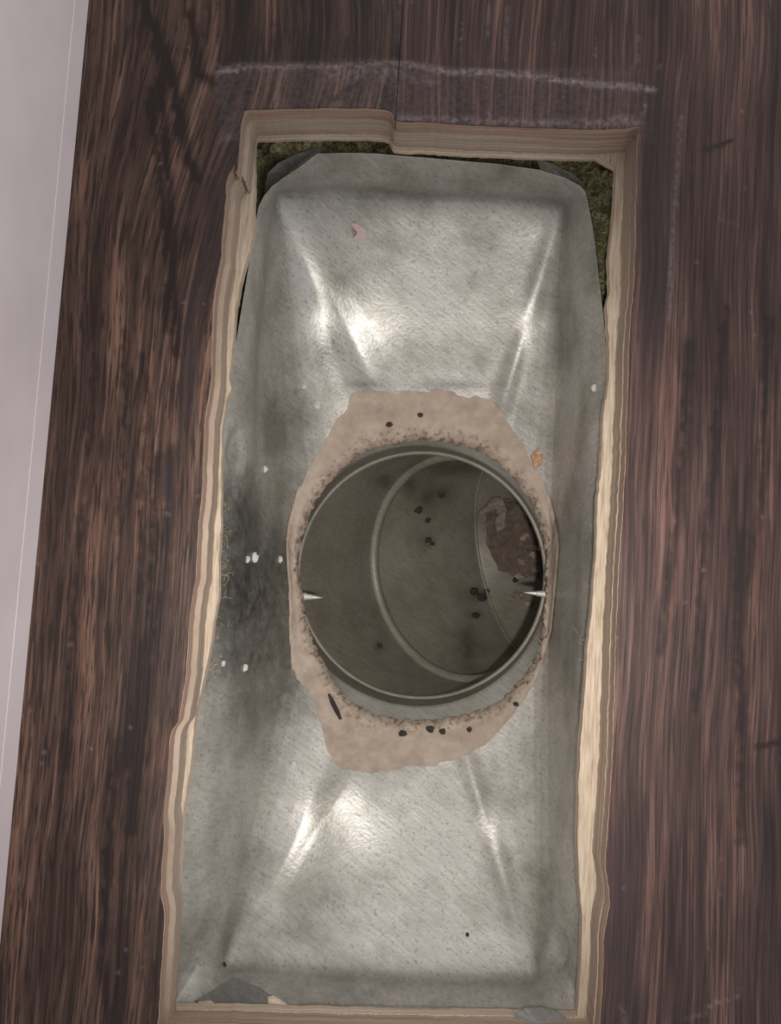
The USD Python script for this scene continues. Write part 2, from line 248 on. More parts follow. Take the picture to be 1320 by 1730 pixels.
cut_top = jitter(ring_resample(LineString(list(PP(CUT, 0)) + [PP(CUT[:1], 0)[0]]), .0008), .00035, 260, 1)
hole_top = Polygon(cut_top).buffer(0)
cut_core = jitter(ring_resample(LineString(hole_top.buffer(-.00035).exterior.coords), .0008), .00025, 420, 3)
hole_core = Polygon(cut_core).buffer(0).intersection(hole_top.buffer(-.00008))
ZS, ZU = -.027, -.0213
cut_sub = jitter(ring_resample(LineString(list(PP(SUB, ZS)) + [PP(SUB[:1], ZS)[0]]), .001), .0004, 300, 5)
hole_sub = Polygon(cut_sub).buffer(0).intersection(hole_core.buffer(-.0009))

XB = np.mean([P(150, 0, 0)[0], P(75, 800, 0)[0], P(1, 1600, 0)[0]])      # foot of the baseboard
XS = np.mean([P(679, 0, 0)[0], P(672, 185, 0)[0]])                      # joint between the two boards
floor = thing('floor', 'dark brown laminate floor with a cut vent opening', None, kind='structure')
view = sbox(XB - .02, P(660, 1730, 0)[1] - .03, P(1320, 900, 0)[0] + .03, P(660, 0, 0)[1] + .03)

def polyline_mask(p, pts, width):                                       # 1 on the line, 0 beyond its width
    ln = np.array([P(x, y, 0)[:2] for x, y in pts]); d = np.full(len(p), 9.0)
    for a, b in zip(ln[:-1], ln[1:]):
        t = np.clip(((p - a) @ (b - a)) / ((b - a) @ (b - a)), 0, 1); d = np.minimum(d, np.linalg.norm(p - (a + t[:, None] * (b - a)), axis=1))
    return np.exp(-(d / width) ** 2)
def floor_attrs(v):
    p = v[:, :2]; px = to_px(np.c_[p, np.zeros(len(p))])
    q = np.c_[p, np.zeros(len(p))]
    warp = (meshkit.fbm(q * [9, 5, 1] + 3.3, 3, 11) - .5) * .016 + (meshkit.fbm(q * [30, 14, 1], 2, 21) - .5) * .0035
    left = px[:, 0] < 676
    lean = np.where(left, .020 * np.exp(-((px[:, 1] - 60) / 330.) ** 2) * np.clip((px[:, 0] - 190) / 180., 0, 1.2), 0)
    gx = p[:, 0] + warp - lean
    nz = meshkit.fbm(q * 260, 3, 31)
    dust = np.zeros(len(p))
    for pts, w, s in [([(368,124),(385,117),(410,112),(470,112),(560,112),(620,108),(668,106)], .0014, .75), ([(660,107),(700,110),(760,121),(830,123),(900,128),(940,136),(1010,142),(1105,151)], .0013, .95),
                      ([(560,125),(620,120),(668,122)], .0035, .35), ([(1085,205),(1090,170)], .0007, .6), ([(676,198),(760,203),(900,207),(1070,207)], .0013, .55), ([(1035,200),(1060,203),(1078,208)], .0018, .55),
                      ([(1152,195),(1149,240),(1145,300),(1138,380),(1134,450),(1130,540)], .0009, .45), ([(372,238),(388,232)], .0006, .6), ([(368,110),(366,170)], .0012, .25), ([(378,122),(400,118)], .0009, 1.0), ([(676,0),(672,120),(671,200)], .0003, .45),
                      ([(826,10),(824,110)], .0004, .45), ([(858,10),(856,60),(855,110)], .0004, .4), ([(826,190),(825,210)], .0006, .7), ([(1078,62),(1080,90),(1072,112)], .0004, .6), ([(1005,60),(1008,115)], .0004, .45), ([(935,70),(938,105)], .0004, .4), ([(780,20),(778,110)], .0004, .3),
                      ([(262,871),(287,867)], .0003, .5), ([(1195,1702),(1215,1692),(1245,1685),(1252,1672)], .0005, .6), ([(1160,1720),(1195,1712)], .0007, .3), ([(1052,1700),(1058,1735)], .0009, .3), ([(690,130),(730,140)], .0018, .25),
                      ([(1215,370),(1250,380)], .0006, .2)]:
        dust = np.maximum(dust, s * polyline_mask(p, pts, w))
    for x, y, r, s in [(369,238,.0008,1),(243,1633,.0007,1),(1113,112,.0008,1.),(1172,284,.0006,.4),(356,291,.0008,.3),(1260,318,.0006,.5),(250,1612,.001,.3),(1048,1702,.0008,.4),(1218,1452,.0007,.3),(1220,1510,.0007,.3)]:
        dust = np.maximum(dust, s * np.exp(-(np.linalg.norm(p - P(x, y, 0)[:2], axis=1) / r) ** 2))
    dust += .16 * np.exp(-((px[:, 0] - (675 + (px[:, 1] - 150) * -.02)) / 420) ** 8) * np.clip((px[:, 1] - 112) / 8, 0, 1) * (px[:, 1] < 240) * (px[:, 0] > 372) * (px[:, 0] < 1110)   # dusty strip where a grille lay
    sp = rng.random(len(p)) < .0007; dust[sp] = np.maximum(dust[sp], rng.uniform(.2, .6, sp.sum()))
    # old sealant bleed along the edges of the opening
    stain = np.zeros(len(p))
    right = polyline_mask(p, [(1115,200),(1105,400),(1095,560)], .0105) * .9
    lft = np.maximum(polyline_mask(p, [(392,130),(392,240),(372,300),(352,400),(338,520)], .006), np.maximum(polyline_mask(p, [(325,480),(322,600),(318,700)], .0035), polyline_mask(p, [(262,1330),(255,1450),(262,1560),(262,1600)], .0042)))
    lft = np.maximum(lft, np.maximum(polyline_mask(p, [(310,1140),(290,1165),(268,1200)], .003), polyline_mask(p, [(284,770),(284,860)], .0025)))
    br = polyline_mask(p, [(1060,1430),(1052,1600),(1050,1740)], .008) * .8
    stain = np.clip(np.maximum.reduce([right, lft, br]) * (.55 + .9 * nz), 0, 1)
    # strong dark veins of the printed grain
    vein = np.zeros(len(p))
    for pts, w, s in [([(258,40),(285,110),(300,170),(308,230),(318,262),(330,300)], .0016, 1), ([(322,20),(333,87),(330,120),(362,140)], .0013, .9), ([(244,0),(262,60),(270,120),(282,240),(288,330),(290,430),(296,520),(300,600)], .0011, .9),
                      ([(252,150),(262,240),(276,330),(283,420),(285,560)], .0009, .8), ([(268,770),(262,850),(262,930),(258,1010),(250,1080),(236,1180),(215,1290)], .0013, .8), ([(290,760),(288,860),(282,900),(280,960),(270,1040),(262,1090),(250,1180),(232,1300),(222,1400)], .0018, .85),
                      ([(240,600),(250,700),(245,800),(240,900),(236,1000)], .001, .6), ([(210,560),(212,700),(205,820),(200,900)], .0008, .6), ([(195,1250),(185,1400),(175,1600),(180,1730)], .001, .6), ([(1192,254),(1210,247),(1235,238)], .0005, 1.2), ([(1278,1262),(1325,1252)], .0006, 1.3),
                      ([(1165,580),(1160,690),(1152,800),(1120,1100)], .0012, .7), ([(1228,520),(1215,640),(1205,800),(1185,1000),(1175,1200)], .0010, .6), ([(1300,540),(1292,700),(1290,820),(1262,1000)], .0013, .6), ([(1253,900),(1250,1080),(1258,1280),(1255,1420)], .0015, .7),
                      ([(160,600),(150,800),(120,1100),(110,1300)], .0009, .5), ([(560,110),(640,100)], .0004, .1), ([(345,60),(352,0)], .001, .5), ([(430,30),(520,60),(570,95)], .0006, .5), ([(500,60),(560,0)], .0007, .5), ([(560,170),(610,140),(640,118)], .0007, .6)]:
        vein = np.maximum(vein, s * polyline_mask(p + np.c_[(nz - .5) * .004, 0 * nz], pts, w * 1.4) * (.5 + nz))
    dark_zone = (px[:, 0] > 368) & (px[:, 0] < 676) & (px[:, 1] < 112)
    vein = np.maximum(vein, np.where(dark_zone, .35, 0))
    return dict(grain_x=gx, dust=dust, stain=stain, vein=vein)
Y0, Y1 = -.62, .58
def board(x0, x1, material, fine, y0=Y0, y1=Y1):
    g = .00012
    rect = sbox(x0 + g, y0 + g, x1 - g, y1 - g)
    whole = rect.difference(hole_top)
    core_shape = rect.difference(hole_core)
    b = obj('plank', slab(core_shape, -.008, -.0007, .02, edge=.0008 if fine else .02, fine=hole_top.buffer(.01) if fine else None), CORE, floor, label='sawn tan fibreboard edge of the laminate plank' if fine else None)
    va, fa = slab(whole, -.0007, 0.0, .0014 if fine else .03, fine=view if fine else None, edge=.0008 if fine else .02)
    obj('wear_layer', (va, fa), material, b, attrs=floor_attrs(va), label='dark wood-grain printed surface of the plank' if fine else None)
board(XB - .004, XS, LAM_L, True)
board(XS, XS + .193, LAM_R, True)
board(XS + .193, XS + .386, LAM_L, False)
sub_shape = sbox(XB - .03, Y0, XS + .386, Y1).difference(hole_sub)
cut_un = jitter(ring_resample(LineString(hole_core.buffer(-.0004).exterior.coords), .0009), .0003, 350, 13)
hole_un = Polygon(cut_un).buffer(0).intersection(hole_core.buffer(-.0001)).intersection(translate(hole_core, .0024, 0))
obj('underlay_panel', slab(sbox(XB - .03, Y0, XS + .386, Y1).difference(hole_un), ZU + .0002, -.0082, .004, fine=hole_top.buffer(.02), edge=.001), UNDER, floor, label='grey-tan sawn board edge under the laminate')
obj('subfloor_panel', slab(sub_shape, ZS, ZU, .004, fine=hole_top.buffer(.02), edge=.001), PLY, floor, label='pale sawn softwood subfloor under the laminate')

# ---------------------------------------------------------------- baseboard and wall on the left
prof = [(0, .0002), (-.0, .0146), (-.0002, .0149), (-.0002, .0155), (-.0, .0158), (-.0002, .080), (-.0030, .088), (-.0075, .0905), (-.0135, .0905), (-.0135, .0002)]
ny = 60; ys = np.linspace(Y0, Y1, ny); pv = np.array([[XB + a, y, z] for y in ys for a, z in prof]); k = len(prof)
pf = []
for i in range(ny - 1):
    for j in range(k):
        a, b = i * k + j, i * k + (j + 1) % k; pf += [[a, b, b + k], [a, b + k, a + k]]
for j in range(1, k - 1): pf += [[0, j + 1, j], [(ny - 1) * k, (ny - 1) * k + j, (ny - 1) * k + j + 1]]
tm = trimesh.Trimesh(pv, pf, process=False); tm.fix_normals()
obj('baseboard_left', tm, PAINT, smooth=25, label='lavender white painted baseboard along the left edge of the floor', kind='structure')
wm = trimesh.creation.box((.012, Y1 - Y0, 1.2)); wm.apply_translation((XB - .0135 - .0062, (Y0 + Y1) / 2, .6)); obj('wall_left', wm, WALL, label='pale painted wall rising behind the white baseboard', kind='structure')

# ---------------------------------------------------------------- unseen dark box added under the floor against light from below
cx0, cx1, cw, zb, zt_ = XB - .03, XS + .386, .02, -.50, ZS - .0002
bits = []
for lo, hi in [((cx0, Y0, zb - cw), (cx1, Y1, zb)), ((cx0, Y0, zb), (cx0 + cw, Y1, zt_)), ((cx1 - cw, Y0, zb), (cx1, Y1, zt_)), ((cx0 + cw, Y0, zb), (cx1 - cw, Y0 + cw, zt_)), ((cx0 + cw, Y1 - cw, zb), (cx1 - cw, Y1, zt_))]:
    b_ = trimesh.creation.box(np.subtract(hi, lo)); b_.apply_translation(np.add(hi, lo) / 2); bits.append(b_)
obj('added_crawlspace', trimesh.util.concatenate(bits), plain('added_box_dark', (.05, .042, .034), (.10, .085, .07), 60, .95), label='unseen dark box added under the floor to block light from below', kind='structure')

# ---------------------------------------------------------------- the sheet-metal boot
ZR, ZF, ZM = -.0335, -.074, -.134
RIM = [(537,261),(591,261),(640,263),(740,270),(846,277),(913,287),(955,300),(980,315),(989,326),(1003,400),(1013,480),(1020,540),(1026,650),(1026,800),(1020,950),(1012,1100),(1004,1300),(998,1450),(992,1600),(985,1712),
 (930,1722),(860,1722),(760,1728),(700,1733),(640,1735),(560,1733),(500,1722),(452,1712),(400,1707),(340,1706),(290,1706),(284,1690),(290,1560),(302,1400),(318,1260),(334,1150),(352,1030),(362,930),(368,800),(384,690),(398,590),(420,460),(438,350),(447,333),(460,318),(478,305),(510,282)]
FOLD = [(465,322),(520,325),(600,327),(700,330),(800,334),(900,342),(952,350),(960,450),(968,600),(974,760),(976,900),(972,1050),(963,1200),(948,1400),(930,1540),(904,1648),(800,1656),(700,1652),(620,1648),(500,1638),(378,1632),(388,1500),(402,1300),(416,1100),(427,920),(432,760),(438,600),(450,460)]
MOUTH = [(702,733),(748,735),(793,743),(826,758),(862,786),(885,812),(903,836),(918,867),(930,905),(935,943),(934,980),(932,1016),(928,1065),(918,1107),(903,1141),(877,1171),(850,1194),(816,1211),(771,1224),(725,1228),(672,1226),(630,1218),(593,1200),(570,1177),(543,1137),(521,1095),(509,1054),(502,1012),(494,978),(491,943),(500,905),(513,872),(526,840),(540,818),(562,792),(589,769),(612,754),(646,742)]
SEALANT = [(589,659),(591,682),(570,701),(551,738),(524,784),(498,833),(485,882),(481,913),(483,958),(486,992),(486,1016),(488,1092),(490,1129),(502,1152),(528,1182),(538,1213),(551,1273),(574,1302),(657,1307),(687,1298),(725,1298),(786,1281),(824,1258),(861,1220),(888,1182),(907,1152),(920,1110),(933,1073),(939,1016),(945,948),(947,920),(943,886),(933,841),(915,803),(896,769),(869,727),(850,693),(829,670),(808,665),(790,668),(782,664),(755,658),(733,655),(717,659),(687,657),(660,662),(649,656),(630,655),(611,657)]
C0 = P(714, 985, ZM)[:2]
NU = 900
def polar(pts2, th):                                                    # radius of a star-shaped outline about C0 in the directions th
    d = np.asarray(pts2) - C0; a = np.arctan2(d[:, 1], d[:, 0]); o = np.argsort(a); a, d = a[o], d[o]
    out = np.zeros(len(th)); n = len(a)
    for i in range(n):
        p, q = d[i], d[(i + 1) % n]; a0, a1 = a[i], a[(i + 1) % n] + (2 * np.pi if i == n - 1 else 0)
        for s in (0, 2 * np.pi, -2 * np.pi):
            m = (th + s >= a0) & (th + s < a1); c, sn = np.cos(th[m]), np.sin(th[m]); e = q - p
            den = c * e[1] - sn * e[0]; out[m] = (p[0] * e[1] - p[1] * e[0]) / den
    return out
foldp, rimp, mouthp = PP(FOLD, ZF), PP(RIM, ZR), PP(MOUTH, ZM)
fp = Polygon(foldp).buffer(-.004).buffer(.004); fr = np.array(fp.exterior.coords)[:-1]
ring = LineString(np.vstack([fr, fr[:1]])); N0 = 4000
dense = np.array([ring.interpolate(i / N0, normalized=True).coords[0] for i in range(N0)])
if not Polygon(dense).exterior.is_ccw: dense = dense[::-1]
ang = np.unwrap(np.arctan2(dense[:, 1] - C0[1], dense[:, 0] - C0[0]))
# corner directions of the fold and how the square passes into the round
cor = np.array([np.argmin(np.linalg.norm(dense - c, axis=1)) for c in PP([(952,350),(465,322),(378,1632),(904,1648)], ZF)])
s_ = np.arange(N0) / N0
def mouth_angle():
    """Each point of the square edge is joined to one direction of the round mouth: the corners fan out over an arc, the sides stay near one direction."""
    ca = ang[cor]; ca = np.where(ca < ang[0], ca + 2 * np.pi, ca); order = np.argsort(cor); idx = cor[order]
    quad = {0: (20, 60), 1: (98, 160), 2: (200, 256), 3: (284, 340)}    # arc of the mouth (degrees) that each corner fans over
    xs, ys_ = [], []
    L = ring.length
    for kk in range(4):
        i = cor[kk]; lo, hi = quad[kk]; half = .010 / L
        xs += [i / N0 - half, i / N0 + half]; ys_ += [lo, hi]
    xs, ys_ = np.array(xs), np.array(ys_, float)
    base = np.degrees(ang[0]); 
    ys_ = np.where(ys_ < 0, ys_ + 360, ys_)
    o = np.argsort(xs); xs, ys_ = xs[o], ys_[o]; ys_ = np.degrees(np.unwrap(np.radians(ys_)))
    xs = np.r_[xs - 1, xs, xs + 1]; ys_ = np.r_[ys_ - 360, ys_, ys_ + 360]
    return np.interp(s_, xs, ys_)
ma = np.radians(mouth_angle())
ma = np.unwrap(ma)
def smooth_closed(a, sg):
    ramp = np.linspace(0, 2 * np.pi, len(a), endpoint=False); return gaussian_filter1d(a - ramp, sg, mode='wrap') + ramp
ma = smooth_closed(ma, 22)
# even sampling in both the square's length and the mouth's angle
wgt = np.linalg.norm(np.roll(dense, -1, 0) - dense, axis=1) + .075 * np.abs(np.diff(np.r_[ma, ma[0] + 2 * np.pi]))
cum = np.r_[0, np.cumsum(wgt)]; samp = np.interp(np.arange(NU) / NU * cum[-1], cum, np.arange(N0 + 1))
def at_s(arr): return np.stack([np.interp(samp, np.arange(N0 + 1), np.r_[arr[:, j], arr[:1, j]]) for j in range(arr.shape[1])], 1)
R1 = at_s(dense); th1 = np.arctan2(R1[:, 1] - C0[1], R1[:, 0] - C0[0])
mas = np.interp(samp, np.arange(N0 + 1), np.r_[ma, ma[0] + 2 * np.pi])
R2 = C0 + polar(mouthp, np.angle(np.exp(1j * mas)))[:, None] * np.c_[np.cos(mas), np.sin(mas)]
R2j = jitter(R2, .0012, 300, 41)
R0 = C0 + polar(rimp, th1)[:, None] * np.c_[np.cos(th1), np.sin(th1)]
zr = ZR + (meshkit.fbm(np.c_[R0 * 22, np.zeros(NU)], 3, 51) - .5) * .006
NT1, NT2 = 26, 56
t = np.linspace(0, 1, NT1)
wall = np.c_[R0, zr][:, None] * (1 - t)[None, :, None] + np.c_[R1, np.full(NU, ZF)][:, None] * t[None, :, None]
nrm2 = R0 - C0; nrm2 /= np.linalg.norm(nrm2, axis=1, keepdims=True)
dents = -(meshkit.fbm(wall.reshape(-1, 3) * 16, 3, 61)).reshape(NU, NT1) * .0045 * np.sin(np.pi * t)[None]
wall[..., :2] += dents[..., None] * nrm2[:, None]
t2 = np.linspace(0, 1, NT2)
hop = np.c_[R1, np.full(NU, ZF)][:, None] * (1 - t2)[None, :, None] + np.c_[R2, np.full(NU, ZM)][:, None] * t2[None, :, None]
hop[..., 2] = ZF + (ZM - ZF) * (1 - (1 - t2) ** 1.25)[None]
def crease_bump(cx, cy, mx, my, side, curl, wc, flat, wf, wl, tm):
    """The sheet beside a bent crease: curled up towards the crease and flattened half-way down it."""
    a_, b_ = P(cx, cy, ZF)[:2], P(mx, my, ZM)[:2]; ln_ = np.linalg.norm(b_ - a_); d_ = (b_ - a_) / ln_; n_ = np.array([d_[1], -d_[0]]); n_ = n_ * np.sign(n_[0]) * side
    rel = hop[..., :2] - a_; dist = rel @ n_; al = np.clip((rel @ d_) / ln_, 0, 1)
    near = np.clip(1.25 - np.abs((rel @ d_) / ln_ - .5), 0, 1) * ((hop[..., 1] > C0[1]) == (a_[1] > C0[1]))
    env = np.sin(np.pi * al) * np.sin(np.pi * t2)[None] ** .5 * near
    hop[..., 2] += curl * env * np.where(dist > 0, np.exp(-np.abs(dist) / wc), np.exp(-np.abs(dist) / .03))
    w_ = np.where(dist > 0, np.exp(-(dist / wf) ** 2), np.exp(-(dist / wl) ** 2))
    hop[..., 2] -= flat * w_ * near * np.sin(2 * np.pi * np.clip(al + .5 - tm, 0, 1)) * np.sin(np.pi * t2)[None] ** .3
for c_ in [(465,322,683,735,1,.0018,.017,.0052,.021,.011,.48), (378,1632,655,1225,1,.0022,.022,.0064,.026,.013,.56), (952,350,830,740,-1,.0008,.006,.0030,.005,.005,.50), (904,1648,770,1225,-1,.0008,.006,.0030,.005,.005,.58)]: crease_bump(*c_)
hop[..., 2] += ((meshkit.fbm(hop.reshape(-1, 3) * 13, 3, 71) - .5).reshape(NU, NT2) * .004 + (meshkit.fbm(hop.reshape(-1, 3) * 45, 2, 72) - .5).reshape(NU, NT2) * .0010) * np.sin(np.pi * t2)[None] ** .6
body = np.concatenate([wall, hop[:, 1:]], 1); NTB = NT1 + NT2 - 1
sm = gaussian_filter1d(body, 2.0, axis=1, mode='nearest'); sm[:, 0], sm[:, -1] = body[:, 0], body[:, -1]; body = sm
bv = body.reshape(-1, 3); bf = grid_faces(NU, NTB)
if normals(bv, bf)[(NTB - 10)::NTB, 2].mean() < 0: bf = bf[:, ::-1]
bn = normals(bv, bf); bpx = to_px(bv)
for x, y, rx, ry, dep in [(618,1688,30,28,.0024), (945,1605,17,36,.0022), (400,765,17,42,.0022), (975,1672,12,18,.0008), (420,860,10,60,.0009)]:   # pressed clinch dimples and dents
    r = np.hypot((bpx[:, 0] - x) / rx, (bpx[:, 1] - y) / ry); bv = bv - bn * (dep / (1 + np.exp((r - .85) * 14)))[:, None]
grime_shade = np.zeros(len(bv))  # left tarnish and dark reflection, fold and sealant shadows, painted into the metal
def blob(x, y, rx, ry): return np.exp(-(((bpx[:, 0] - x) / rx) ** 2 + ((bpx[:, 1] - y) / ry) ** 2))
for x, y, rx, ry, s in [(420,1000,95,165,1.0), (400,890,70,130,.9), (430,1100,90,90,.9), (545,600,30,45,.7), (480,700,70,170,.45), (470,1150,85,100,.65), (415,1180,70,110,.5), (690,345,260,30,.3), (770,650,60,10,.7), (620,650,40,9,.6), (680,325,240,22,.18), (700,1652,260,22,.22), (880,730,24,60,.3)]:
    grime_shade = np.maximum(grime_shade, s * blob(x, y, rx, ry))
boot = thing('duct_boot', 'galvanised sheet-metal floor duct boot set in the cut opening', 'duct')
sv, sf = sheet(bv, bf, NU, NTB, .0006)
obj('boot_body', (sv, sf), ZINC, boot, smooth=True, attrs=dict(grime_shade=np.r_[grime_shade, grime_shade]))

# folded corner tabs of the boot
def flap(pts_top, zs, th=.0006, bend=0):
    v = np.array([P(x, y, z) for (x, y), z in zip(pts_top, zs)]); c = v.mean(0); c[2] -= bend
    v2 = np.vstack([v, c]); n = len(v); f = [[i, (i + 1) % n, n] for i in range(n)]
    m = trimesh.Trimesh(v2, f, process=False)
    if m.face_normals[:, 2].mean() < 0: m.invert()
    m = m.subdivide().subdivide(); nn = m.vertex_normals; k = len(m.vertices); e = trimesh.grouping.group_rows(m.edges_sorted, require_count=1); ed = m.edges[e]
    f = np.vstack([m.faces, m.faces[:, ::-1] + k, np.c_[ed[:, 1], ed[:, 0], ed[:, 0] + k], np.c_[ed[:, 1], ed[:, 0] + k, ed[:, 1] + k]])
    return trimesh.Trimesh(np.vstack([m.vertices, m.vertices - nn * th]), f, process=False)
tabmat = metal('tab_metal', (.30, .295, .285), (.13, .125, .12), .55, .5)
obj('corner_tab', flap([(543,247),(500,261),(470,276),(452,293),(446,333),(463,316),(481,302),(512,281),(541,263)], [-.036,-.036,-.037,-.038,-.046,-.046,-.043,-.041,-.037], bend=.002), tabmat, boot, label='bent dark grey corner tab at top left of the boot')
obj('corner_tab', flap([(906,266),(937,279),(970,296),(987,311),(990,328),(955,303),(914,289)], [-.037,-.037,-.038,-.04,-.045,-.043,-.038], bend=.001), ZINC, boot, label='bent grey corner tab at top right of the boot')
obj('corner_tab', flap([(330,1690),(395,1653),(440,1668),(470,1693),(455,1709),(400,1702),(345,1698)], [-.0345,-.050,-.043,-.0345,-.0325,-.0325,-.0325], bend=.005), tabmat, boot, label='bent torn corner tab at bottom left of the boot')
obj('corner_tab', flap([(864,1728),(872,1712),(890,1703),(918,1702),(944,1709),(958,1719),(962,1740),(905,1744),(868,1742)], [-.0203,-.0200,-.0215,-.0225,-.0215,-.0200,-.0190,-.0190,-.0195], bend=-.004), tabmat, boot, label='curled dark tab at bottom right of the boot')

# sealant around the round collar
spoly = Polygon(SEALANT).buffer(0); hop_px = to_px(body[:, NT1 - 1:].reshape(-1, 3)).reshape(NU, NT2, 2)
ins = contains_xy(spoly, hop_px[..., 0], hop_px[..., 1])
t0 = np.array([t2[np.argmax(r)] if r.any() else .97 for r in ins]); t0 = np.minimum(t0, .975)
t0 = gaussian_filter1d(t0, 1.2, mode='wrap')
NS = 30; q = np.linspace(0, 1, NS)
hopb = body[:, NT1 - 1:]
tt = t0[:, None] + (1 - t0)[:, None] * q[None]
seal = np.stack([np.stack([np.interp(tt[i], t2, hopb[i, :, j]) for j in range(3)], -1) for i in range(NU)])
inner = np.c_[R2j, np.full(NU, ZM)]; seal[:, -1, :2] = inner[:, :2]
lipv = np.stack([np.c_[inner[:, :2] + (C0 - inner[:, :2]) * a, np.full(NU, ZM - b)] for a, b in ((-.004, .0025), (-.014, .005))], 1)
seal = np.concatenate([seal, lipv], 1); NSL = NS + 2
sf_ = grid_faces(NU, NSL); s3 = seal.reshape(-1, 3)
if normals(s3, sf_)[(NS // 2)::NSL, 2].mean() < 0: sf_ = sf_[:, ::-1]
sn = normals(s3, sf_)
prof_t = np.r_[.0002, np.clip(np.linspace(0, 1, NS - 1) * 6, .25, 1) * .0009 + .0012 * np.linspace(0, 1, NS - 1) ** 3, .0014, .0008]
lum = (meshkit.fbm(s3 * 380, 3, 81)).reshape(NU, NSL) * (.25 + 1.9 * np.r_[q, 1, 1] ** 4)[None] * .0016
s3 = s3 + sn * (np.tile(prof_t, (NU, 1)) + lum).reshape(-1, 1)
lipa = np.tile(np.clip((np.r_[q, 1, 1] - .72) / .25, 0, 1), NU)
obj('sealant_ring', (s3, sf_), SEAL, boot, smooth=True, attrs=dict(lip=lipa), label='crumbly tan sealant band around the round collar')

# round collar under the mouth
RP = .0745; CX, CY = P(722, 972, -.16)[0] - .0055, P(722, 972, -.16)[1]
bd = math.radians(14); EX, EY = np.array([math.cos(bd), math.sin(bd), 0]), np.array([-math.sin(bd), math.cos(bd), 0])
Z0, RC = -.141, .1; CEN = np.array([CX, CY, Z0]); BC = CEN + EX * RC
psi = np.arctan2(R2[:, 1] - CY, R2[:, 0] - CX); psl = psi - bd                # mouth direction around the pipe
def seam(phi, ps, r=RP, end=False):
    s = -r * np.cos(ps)                                                  # + = away from the bend's centre
    k = 1.0 if end else 1 / math.cos(math.radians(15)); rad = (RC + s) * k
    return BC - EX * (rad * math.cos(phi))[:, None] - np.array([0, 0, 1.0]) * (rad * math.sin(phi))[:, None] + EY * (r * np.sin(ps))[:, None]
top = np.c_[R2 + (R2 - C0) * .004, np.full(NU, ZM - .001)]; bot = seam(0, psl, RP, True)
NC = 8; tc = np.linspace(0, 1, NC); col = top[:, None] * (1 - tc)[None, :, None] + bot[:, None] * tc[None, :, None]
cf = grid_faces(NU, NC); cv = col.reshape(-1, 3)
if (normals(cv, cf)[:, :2] * (C0 - cv[:, :2])).sum(1).mean() < 0: cf = cf[:, ::-1]
v_, f_ = sheet(cv, cf, NU, NC, .0006); obj('round_collar', (v_, f_), COLLAR, boot, smooth=True, attrs=dict(grime_shade=np.zeros(len(v_))), label='round grey-green collar below the sealant')
# screws through the collar
def screw(px_tip, px_in, z, label):
    a, b = P(*px_in, z), P(*px_tip, z - .002); d = (b - a) / np.linalg.norm(b - a); n = 70
    s = np.linspace(-.004, np.linalg.norm(b - a), n); ln = s[-1]; body = np.clip((ln - s) / (ln * .75), .04, 1) ** .8
    thread = 1 + .22 * (np.sin(s / .0009 * 2 * np.pi) > .2) * (s < ln * .6)
    sh = tube(a + s[:, None] * d, .0022, 12, body * thread)
    head = tube(a + np.linspace(-.0075, -.004, 6)[:, None] * d, .0042, 6)
    obj('screw', trimesh.util.concatenate([sh, head]), STEEL, boot, smooth=35, label=label)
screw((545,1010), (500,1007), -.138, 'bright pointed screw tip on the left side of the collar')
screw((886,1001), (938,1005), -.137, 'bright pointed screw tip on the right side of the collar')

# ---------------------------------------------------------------- the elbow below, built of gores
elbow = thing('duct_elbow', 'dusty grey-olive round metal duct elbow seen down through the collar', 'duct')
NE = 240; pe = np.linspace(0, 2 * np.pi, NE, endpoint=False); D = math.radians
bounds = [(0, True), (15, False), (45, False), (75, False), (90, True)]; elbow_mesh = []
rings = [seam(D(a), pe, RP, e) for a, e in bounds]
for i in range(4):
    nt = 14; tq = np.linspace(0, 1, nt); g = rings[i][:, None] * (1 - tq)[None, :, None] + rings[i + 1][:, None] * tq[None, :, None]
    v = g.reshape(-1, 3); axis = g.mean(0).mean(0)
    v = v + (axis - v) / np.linalg.norm(axis - v, axis=1, keepdims=True) * ((meshkit.fbm(v * 30, 3, 90 + i) - .5) * .0016)[:, None]
    f = grid_faces(NE, nt)
    if (normals(v, f) * (axis - v)).sum(1).mean() < 0: f = f[:, ::-1]
    elbow_mesh.append(trimesh.Trimesh(v, f, process=False))
    v_, f_ = sheet(v, f, NE, nt, .0006); gp = to_px(v_)
    gr = np.maximum.reduce([.9 * np.exp(-(((gp[:, 0] - a) / b) ** 2 + ((gp[:, 1] - c) / d) ** 2)) for a, b, c, d in [(650,16,812,14), (692,12,818,18), (805,22,1003,16), (803,12,1040,9), (722,14,842,20), (745,18,832,16), (640,9,1092,9), (722,9,912,14), (870,60,930,70), (762,60,790,16), (790,14,1085,50)]]) * .8
    obj('gore', (v_, f_), PIPE, elbow, smooth=True, attrs=dict(grime_shade=gr))
for i in (1, 2, 3):
    c = rings[i].mean(0); pth = c + (rings[i] - c) * .994
    obj('seam_bead', closed_tube(pth, (.0015, .0038, .0012)[i - 1], 10), BEAD, elbow, smooth=True, attrs=dict(grime_shade=np.zeros(NE * 10)), label='raised crimped joint ring between two elbow sections')
nt = 12; run = np.linspace(0, .22, nt); g = rings[4][:, None] + run[None, :, None] * EX; v = g.reshape(-1, 3); f = grid_faces(NE, nt); ax = rings[4].mean(0)
pr = (v - ax) - ((v - ax) @ EX)[:, None] * EX
if (normals(v, f) * -pr).sum(1).mean() < 0: f = f[:, ::-1]
v_, f_ = sheet(v, f, NE, nt, .0006); obj('straight_pipe', (v_, f_), PIPE, elbow, smooth=True, attrs=dict(grime_shade=np.zeros(len(v_))))
elbow_mesh.append(trimesh.Trimesh(v, f, process=False))
EM = trimesh.util.concatenate(elbow_mesh); T = EM.triangles
